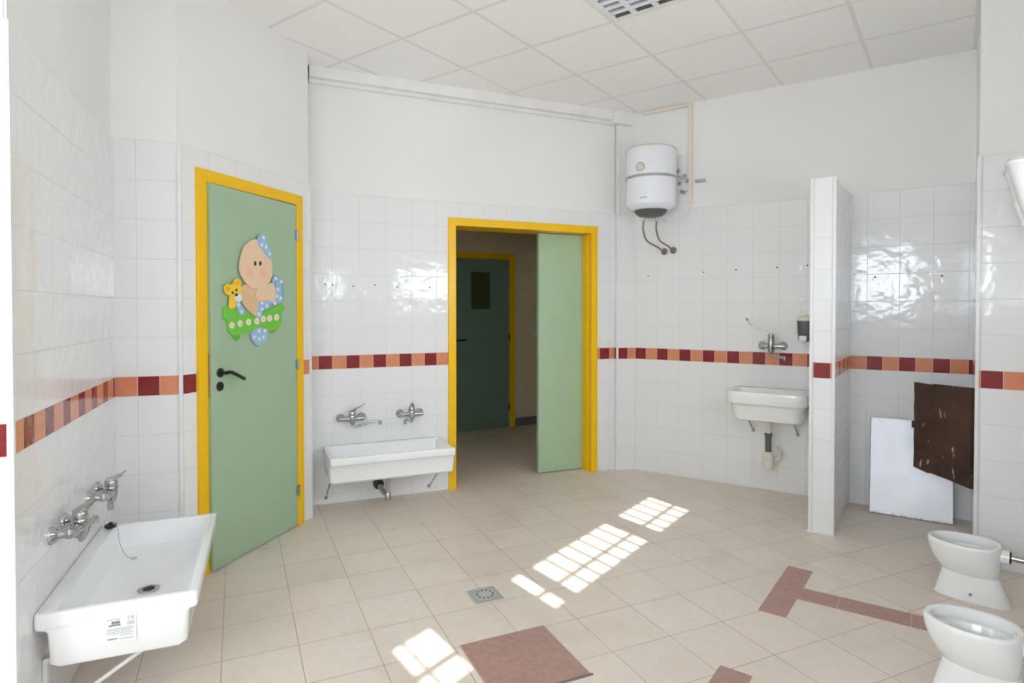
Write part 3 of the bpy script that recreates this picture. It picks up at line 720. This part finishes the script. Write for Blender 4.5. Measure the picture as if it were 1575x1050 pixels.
# ------------------------------------------------------------------ right washbasin
s0, z0 = sR(1133, 592); s1_, z1_ = sR(1250, 598); cs = (s0 + s1_) / 2 + .005
wb = thing('washbasin', 'small white rounded washbasin on the right wall beside the partition', 'washbasin', onR(cs, 0, .822), rR)
hw, dd = .285, .385
def rb(x, y0, y1, r, z): return rrect(x, (y1 - y0) / 2, r, z, 0, (y0 + y1) / 2, 7)
bm = BM()
loft(bm, [rb(hw - .06, -dd + .06, -.04, .06, -.225), rb(hw - .045, -dd + .045, -.03, .07, -.215), rb(hw - .028, -dd + .030, -.02, .075, -.115), rb(hw - .018, -dd + .022, -.012, .075, -.102), rb(hw - .004, -dd + .006, -.004, .075, -.094), rb(hw, -dd, -.002, .075, -.085),
          rb(hw, -dd, -.002, .075, -.012), rb(hw - .003, -dd + .003, -.004, .072, -.003), rb(hw - .010, -dd + .010, -.008, .068, 0), rb(hw - .032, -dd + .030, -.09, .05, -.002), rb(hw - .040, -dd + .038, -.098, .05, -.012),
          rb(hw - .055, -dd + .055, -.11, .055, -.09), rb(hw - .10, -dd + .10, -.14, .06, -.14), rb(.04, -.24, -.18, .03, -.155)])
obj('basin', bm, M['ceramic_old'], wb, True)
for xx in (-.155, .175): strut(wb, xx, -.22, -.004, -.215, -.355, 'steel')
bm = BM(); tube(bm, [(hw - .02, -.14, -.10), (hw - .015, -.06, -.15), (hw - .02, -.01, -.21)], .010, 8); obj('side_bracket', bm, M['grey'], wb, True)
px = -.01
bm = BM(); lathe(bm, [(.040, -.238), (.044, -.228), (.044, -.222)], (px, -.16, 0)); tube(bm, [(px, -.16, -.225), (px, -.16, -.335)], .022, 16); obj('drain_pipe', bm, M['cream'], wb, True)
bm = BM(); lathe(bm, [(.026, -.335), (.029, -.339), (.029, -.352), (.024, -.356), (.023, -.48), (.024, -.485)][::-1], (px, -.16, 0)); obj('grey_sleeve', bm, M['darkgrey'], wb, True, label='dark grey pipe sleeve')
bm = BM(); lathe(bm, [(.030, -.620), (.040, -.612), (.042, -.595), (.040, -.588), (.044, -.584), (.046, -.56), (.042, -.552), (.044, -.546), (.043, -.505), (.030, -.492), (.026, -.48)], (px, -.16, 0)); obj('bottle_trap', bm, M['cream'], wb, True, label='white bottle trap')
bm = BM(); tube(bm, curve([(px + .035, -.15, -.55), (px + .07, -.13, -.535), (px + .075, -.10, -.49), (px + .05, -.06, -.475), (px + .04, -.004, -.475)]), .011, 12); obj('outlet_pipe', bm, M['cream'], wb, True)
bm = BM(); lathe(bm, [(.022, 0), (.024, .001)], (0, -.21, -.1545)); obj('drain_ring', bm, M['chrome'], wb, True)

# clinical lever tap above it
fs = (sR(1172, 530)[0] + sR(1206, 531)[0]) / 2
tp = thing('lever_tap', 'chrome wall tap with a long elbow lever above the right washbasin', 'tap', onR(fs, 0, 1.155), rR)
for sx in (-1, 1):
    bm = BM(); lathe(bm, [(.034, 0), (.034, .004), (.029, .014), (.020, .024), (.016, .05), (.018, .062)], (sx * .077, 0, 0), 'Y', 20); obj('escutcheon', bm, M['chrome'], tp, True)
bm = BM(); tube(bm, [(-.09, -.066, 0), (-.06, -.066, 0), (.06, -.066, 0), (.09, -.066, 0)], [.016, .020, .020, .016], 18); lathe(bm, [(.016, -.05), (.020, -.045), (.024, -.03), (.024, .055), (.022, .06)], (0, -.078, 0)); obj('body', bm, M['chrome'], tp, True)
bm = BM(); lathe(bm, [(.023, .061), (.025, .068), (.024, .088), (.014, .098)], (0, -.078, 0)); tube(bm, curve([(0, -.08, .085), (-.05, -.09, .105), (-.13, -.11, .145), (-.165, -.125, .175), (-.185, -.135, .205)]), [.006] * 24 + [.007] * 6 + [.009, .010, .009][:3], 10) if False else None
tube(bm, curve([(0, -.08, .085), (-.05, -.085, .110), (-.12, -.09, .145), (-.155, -.095, .170), (-.175, -.10, .205)]), .0058, 10); lathe(bm, [(.004, -.012), (.010, -.006), (.011, .004), (.006, .010)], (-.177, -.10, .210)); obj('elbow_lever', bm, M['chrome'], tp, True)
bm = BM(); tube(bm, curve([(0, -.078, -.045), (.004, -.083, -.062), (.03, -.10, -.068), (.085, -.14, -.078), (.115, -.165, -.085)]), .010, 12); tube(bm, [(.117, -.167, -.070), (.117, -.167, -.102)], .012, 12); obj('spout', bm, M['chrome'], tp, True)

# soap dispenser
sd_, zd = sR(1238, 500)
sp_ = thing('soap_dispenser', 'grey soap dispenser with cream lid and push button, behind the partition edge', 'soap dispenser', onR(sd_ + .006, 0, zd), rR)
def rs(x, y, r, z): return rrect(x, y / 2, r, z, 0, -y / 2 - .001, 6)
bm = BM(); loft(bm, [rs(.030, .05, .02, -.125), rs(.042, .085, .03, -.115), rs(.047, .10, .035, -.06), rs(.052, .105, .04, .02), rs(.054, .105, .04, .036)]); obj('reservoir', bm, M['grey'], sp_, True)
bm = BM(); loft(bm, [rs(.056, .108, .04, .036), rs(.056, .108, .04, .050), rs(.050, .100, .04, .066), rs(.036, .080, .03, .074)]); obj('lid', bm, M['cream'], sp_, True, label='cream lid')
bm = BM(); box(bm, (-.006, -.097, -.098), (.052, .030, .040), .006); box(bm, (-.006, -.09, -.118), (.030, .022, .018), .004); obj('push_button', bm, M['white'], sp_, True, label='white push button')

# ------------------------------------------------------------------ water heater
cw = A7 + dR * ((V2(1.30, 5.33) - A7).dot(dR)); wp = onR((V2(1.30, 5.33) - A7).dot(dR))
wh_ = thing('water_heater', 'white cylindrical electric water heater high on the wall in the far corner', 'water heater', wp + Vector((0, 0, 2.30)), rR)
cy = -.245; R_ = .208
def ly(x, y, s0=None):  # local coordinates of a pixel on the front of the tank
    return None
bm = BM(); lathe(bm, [(.13, -.028), (.165, -.022), (.198, .0), (R_, .012), (R_, .455), (.200, .475), (.180, .487), (.10, .495), (.02, .498)], (0, cy, 0), n=48); obj('tank', bm, M['enamel'], wh_, True)
bm = BM(); lathe(bm, [(.055, -.082), (.10, -.072), (.128, -.05), (.138, -.026), (.132, -.022)], (0, cy, 0), n=40); obj('bottom_cover', bm, M['darkgrey'], wh_, True, label='dark grey bottom cover')
bm = BM(); lathe(bm, [(.203, .474), (.207, .478), (.190, .488), (.186, .484)], (0, cy, 0), n=48); obj('top_ring', bm, M['cream'], wh_, True)
def arcpts(r, a0, a1, z, n=28): return [(r * math.cos(a0 + (a1 - a0) * i / n), cy + r * math.sin(a0 + (a1 - a0) * i / n), z) for i in range(n + 1)]
bm = BM()
pts = arcpts(R_ + .001, math.radians(-215), math.radians(5), .236); pin = [(.03 + R_ + .02, cy + .10, .236), (.245, -.004, .236)]
allp = pts + pin
r = []
for i, p in enumerate(allp):
    p = Vector(p); a_ = Vector(allp[max(i - 1, 0)]); b_ = Vector(allp[min(i + 1, len(allp) - 1)]); t_ = (b_ - a_).normalized(); o_ = Vector((t_.y, -t_.x, 0))
    r.append([p + Vector((0, 0, -.010)), p + o_ * .0035 + Vector((0, 0, -.010)), p + o_ * .0035 + Vector((0, 0, .010)), p + Vector((0, 0, .010))])
loft(bm, r); obj('strap', bm, M['strap'], wh_, False, label='grey metal strap around the tank')
ga_ = math.radians(-93); gc = Vector((math.cos(ga_), math.sin(ga_), 0))
mg = Matrix.Translation(Vector((gc.x * (R_ + .001), cy + gc.y * (R_ + .001), .305))) @ Matrix.Rotation(ga_ + PI / 2, 4, 'Z')
bm = BM(); lathe(bm, [(.036, -.004), (.036, .006), (.031, .008), (.030, .004)], (0, 0, 0), 'Y'); bmesh.ops.transform(bm, matrix=mg, verts=bm.verts); ga2 = obj('gauge', bm, M['strap'], wh_, True)
bm = BM(); lathe(bm, [(.029, .003), (.029, .0045)], (0, 0, 0), 'Y'); bmesh.ops.transform(bm, matrix=mg, verts=bm.verts); obj('gauge_face', bm, M['cream'], ga2, True)
bm = BM(); box(bm, (.008, -.006, .004), (.026, .001, .003), 0, Matrix.Rotation(-.5, 4, 'Y')); bmesh.ops.transform(bm, matrix=mg, verts=bm.verts); obj('gauge_needle', bm, M['grey'], ga2)
# small dark maker's mark, letters too small to read in the photo
for k, (hh, ww) in enumerate(((.010, .008), (.007, .006), (.010, .003), (.008, .007), (.008, .007), (.008, .006))):
    aa = math.radians(-92 + k * 2.7); mm = Matrix.Translation(Vector((math.cos(aa) * (R_ + .0006), cy + math.sin(aa) * (R_ + .0006), .052))) @ Matrix.Rotation(aa + PI / 2, 4, 'Z')
    bm = BM(); box(bm, (0, 0, 0), (ww, .0012, hh)); bmesh.ops.transform(bm, matrix=mm, verts=bm.verts); obj('logo_letter', bm, M['ink'], wh_)
hz1 = sR(1022, 387); hz2 = sR(1036, 385)
lx1 = hz1[0] - (wp - A7).dot(dR); lx2 = hz2[0] - (wp - A7).dot(dR)
for xa, ya, xb, zb_ in ((-.05, cy - .03, lx1, hz1[1] - 2.30), (.045, cy + .02, lx2, hz2[1] - 2.30)):
    bm = BM(); tube(bm, [(xa, ya, -.075), (xa, ya, -.115)], .011, 10); obj('hose_union', bm, M['chrome'], wh_, True)
    bm = BM(); tube(bm, curve([(xa, ya, -.11), (xa - .008, ya + .01, -.18), (xa + .0, ya + .07, -.27), ((xa + xb) / 2 + .02, -.10, zb_ + .03), (xb, -.045, zb_ + .0), (xb, -.02, zb_)]), .0075, 10); obj('flexible_hose', bm, M['hose'], wh_, True)
    bm = BM(); lathe(bm, [(.030, 0), (.030, .004), (.018, .012), (.014, .03), (.016, .045)], (xb, -.001, zb_), 'Y', 18); obj('wall_union', bm, M['hose'], wh_, True)
dx = s1 - (wp - A7).dot(dR)
bm = BM(); tube(bm, curve([(dx, -.012, zb - 2.30 + .01), (dx + .004, -.02, zb - 2.34), (dx - .03, -.05, -.10), (dx - .10, -.12, -.115), (.10, -.20, -.075), (.06, cy + .01, -.055)]), .004, 8); obj('power_cable', bm, M['white'], wh_, True)
for x, y, w_, h_ in ((1043, 263, .022, .03), (1053, 271, .03, .035), (1045, 282, .03, .03), (1050, 295, .05, .03), (1059, 294, .03, .014), (1057, 279, .03, .02)):
    s_, z_ = sR(x, y); bm = BM(); box(bm, (s_ - (wp - A7).dot(dR), .004, z_ - 2.30), (w_, .012, h_), .003, Matrix.Rotation(.4, 4, 'Y')); obj('anchor_hook', bm, M['steel'], wh_)
s_, z_ = sR(1077, 278); bm = BM(); box(bm, (s_ - (wp - A7).dot(dR), .002, z_ - 2.30), (.085, .016, .026), .002); obj('mounting_bracket', bm, M['steel'], wh_)

# ------------------------------------------------------------------ loose boards by the far right corner
e0, e1 = atz(1336, 791, 0), atz(1469, 812, 0)
s0 = (e0 - A7).dot(dR); wd_ = .485
off0 = -(e0 - A7).dot(nR)
b0 = A7 + dR * s0 - nR * .175
Hh = .675; th = math.asin(.13 / Hh)
bo = thing('leaning_board', 'white metal faced board standing on the floor, leaning on the tiled wall', 'board', b0, rR)
bm = BM(); mt = Matrix.Translation((0, 0, .004)) @ Matrix.Rotation(-th, 4, 'X')
box(bm, (wd_ / 2, .012, Hh / 2), (wd_, .022, Hh), .003); pb = obj('panel', bm, M['board'], bo); pb.matrix_local = mt
bm = BM(); box(bm, (wd_ / 2, -.0005, Hh - .004), (wd_, .004, .008)); obj('edge_strip', bm, M['cream'], pb)
bm = BM(); lathe(bm, [(.008, 0), (.008, .003)], (.03, 0, Hh - .035), 'Y', 10); obj('bolt', bm, M['steel'], pb, True)
dP = (A9 - A8).normalized()
BR_ = V2(2.735, 3.612); BL_ = V2(2.690, 4.060)
db = (BR_ - BL_).normalized(); wbw = (BR_ - BL_).length
br = thing('brown_panel', 'dark brown chipped wooden panel fixed to the corner pillar, in front of the white board', 'panel', BL_ + Vector((0, 0, .39)), ang(BL_, BR_))
bm = BM(); bot = [(0, .004), (.33, -.004), (wbw - .0, .0)]
Pp = [(-.0, .0), (.12, -.012), (.15, -.006), (.30, -.010), (wbw, -.02), (wbw, .585), (.30, .578), (.16, .573), (.155, .566), (.0, .566), (.004, .45), (.0, .40), (.006, .30), (.0, .2), (.004, .1)]
r0 = ring(bm, [(x, 0, z) for x, z in Pp]); r1 = ring(bm, [(x, .022, z) for x, z in Pp]); bridge(bm, r0, r1); bm.faces.new(r0); bm.faces.new(r1)
bmesh.ops.recalc_face_normals(bm, faces=bm.faces); obj('board', bm, M['brown'], br)
bm = BM(); box(bm, (.03, -.004, .285), (.055, .008, .050), .002); tube(bm, [(.0, -.006, .262), (.0, -.006, .308)], .007, 8); obj('hinge', bm, M['hole'], br, label='dark metal hinge')

# ------------------------------------------------------------------ children's toilets and cistern
def egg(a, b, z, cx, k=40, p=2.0, back=0.):
    out = []
    for i in range(k):
        t = 2 * PI * i / k; c, s = math.cos(t), math.sin(t)
        x = cx + a * math.copysign(abs(c) ** (2 / p), c); y = b * math.copysign(abs(s) ** (2 / p), s) * (1 - .10 * c)
        out.append(Vector((x, y, z)))
    return out
TAX = math.atan2(-.596, .803)
def toilet(label, p, rz):
    """local +x points to the bowl's front"""
    t = thing('child_toilet', label, 'toilet', p, rz, None)
    def e(a, b, z, cx=.0, pw=2.15): return egg(a, b, z, cx, p=pw)
    bm = BM()
    loft(bm, [e(.158, .080, 0, -.035, 3.2), e(.155, .078, .006, -.035, 3.2), e(.138, .070, .055, -.03, 2.9), e(.123, .066, .10, -.028, 2.6), e(.117, .066, .122, -.026, 2.3)]); obj('foot', bm, M['ceramic_old'], t, True)
    bm = BM()
    loft(bm, [e(.112, .064, .118, -.026), e(.119, .075, .132, -.024), e(.131, .092, .158, -.014), e(.142, .107, .193, -.006), e(.150, .117, .232), e(.153, .121, .264), e(.152, .120, .274), e(.147, .115, .280), e(.136, .104, .280, .0), e(.129, .097, .277, .0),
              e(.126, .094, .262, 0), e(.127, .095, .246, 0), e(.140, .108, .244, 0), e(.140, .108, .234, 0), e(.124, .092, .230, 0), e(.110, .082, .20, 0), e(.088, .062, .165, -.01), e(.06, .042, .145, -.02), e(.03, .025, .138, -.03)]); obj('bowl', bm, M['ceramic_old'], t, True)
    bm = BM(); tube(bm, [(-.12, 0, .236), (-.16, 0, .236), (-.180, 0, .236)], [.036, .033, .033], 20); obj('inlet_collar', bm, M['ceramic_old'], t, True)
    bm = BM(); tube(bm, [(-.179, 0, .236), (-.187, 0, .236)], [.028, .028], 20); obj('rubber_gasket', bm, M['black'], t, True)
    bm = BM(); tube(bm, curve([(-.185, 0, .236), (-.26, 0, .237), (-.292, 0, .255), (-.297, 0, .31), (-.297, 0, .9)]), .0145, 14); obj('flush_pipe', bm, M['chrome'], t, True)
    for s in (-1, 1): bm = BM(); lathe(bm, [(.007, 0), (.007, .004), (.004, .006)], (-.035, s * .077, .036), 'Y', 10); bmesh.ops.scale(bm, vec=(1, 1, 1), verts=bm.verts); obj('fixing_screw', bm, M['steel'], t, True)
    return t
T1 = V2(2.285, 3.055)
toilet('small white floor toilet bowl, the farther one beside the tiled corner pillar', T1, math.radians(137))
toilet('small white floor toilet bowl, the nearer one cut by the bottom right corner', T1 - U * 1.0 + V2(.03, 0), math.radians(137))
ci = thing('toilet_cistern', 'white wall mounted flush cistern high at the right edge of the view', 'cistern', sidept(T1.dot(U) + .085, 0, 1.83), math.atan2(-U.y, -U.x))
def rc(hx_, dep, r, z): return rrect(hx_, dep / 2, r, z, 0, -dep / 2 - .002, 6)
bm = BM(); loft(bm, [rc(.10, .09, .04, 0), rc(.125, .115, .045, .02), rc(.155, .15, .05, .13), rc(.175, .185, .05, .28), rc(.18, .19, .05, .30)]); obj('tank', bm, M['ceramic_old'], ci, True)
bm = BM(); loft(bm, [rc(.184, .196, .05, .30), rc(.186, .198, .05, .315), rc(.17, .185, .05, .335)]); obj('lid', bm, M['ceramic_old'], ci, True)

# ------------------------------------------------------------------ recessed ceiling lamp
lp = thing('ceiling_lamp', 'recessed square ceiling lamp with white louvre grid, switched off', 'ceiling lamp', (cpt(0, 2).x, cpt(0, 2).y, CEIL), CANG)
S6 = .6    # local x = CE_, local -y = CF_
bm = BM()
for x, y, sx, sy in ((.3, -.0125, .6, .025), (.3, -.5875, .6, .025), (.0125, -.3, .025, .55), (.5875, -.3, .025, .55)): box(bm, (x, y, .0), (sx, sy, .010), .001)
obj('frame', bm, M['white'], lp)
bm = BM(); box(bm, (.3, -.3, .105), (.59, .59, .01))
for x, y, sx, sy in ((.3, -.01, .6, .01), (.3, -.59, .6, .01), (.01, -.3, .01, .58), (.59, -.3, .01, .58)): box(bm, (x, y, .055), (sx, sy, .10))
obj('housing', bm, simple('lamp housing', srgb(150, 150, 140), .6), lp)
for i in range(4):
    x = .025 + .55 * (i + .5) / 4
    bm = BM(); tube(bm, [(x, -.03, .07), (x, -.57, .07)], .013, 12); obj('fluorescent_tube', bm, M['white'], lp, True)
for i in range(5):
    x = .025 + .55 * i / 4; w0, w1 = (.034 if 0 < i < 4 else .04), .010
    bm = BM(); r = [[Vector((x - w0 / 2, y, -.002)), Vector((x + w0 / 2, y, -.002)), Vector((x + w1 / 2, y, .05)), Vector((x - w1 / 2, y, .05))] for y in (-.025, -.575)]
    loft(bm, r); obj('reflector', bm, M['enamel'], lp)
for i in range(1, 8):
    y = -.025 - .55 * i / 8
    bm = BM(); r = [[Vector((x, y - .016, -.001)), Vector((x, y + .016, -.001)), Vector((x, y + .003, .045)), Vector((x, y - .003, .045))] for x in (.025, .575)]
    loft(bm, r); obj('louvre_blade', bm, M['enamel'], lp)

# drill holes left in the tiles
for (x, y) in ((500, 437), (511, 438), (543, 440), (577, 438), (611, 441), (661, 442)):
    s_, z_ = sC(x, y); bm = BM(); lathe(bm, [(.0055, 0), (.0055, .0015)], (0, 0, 0), 'Y', 10); o = obj('drill_hole', bm, M['hole'], wc, kind='structure'); o.location = onC(s_, 0, z_); o.rotation_euler = (0, 0, rC)
for (x, y) in ((997, 425), (1082, 418.5), (1132, 414.6), (1195, 411), (1242, 408), (1346, 426), (1449, 424)):
    s_, z_ = sR(x, y); bm = BM(); lathe(bm, [(.006, 0), (.006, .0015)], (0, 0, 0), 'Y', 10); o = obj('drill_hole', bm, M['hole'], wr, kind='structure'); o.location = onR(s_, 0, z_); o.rotation_euler = (0, 0, rR)
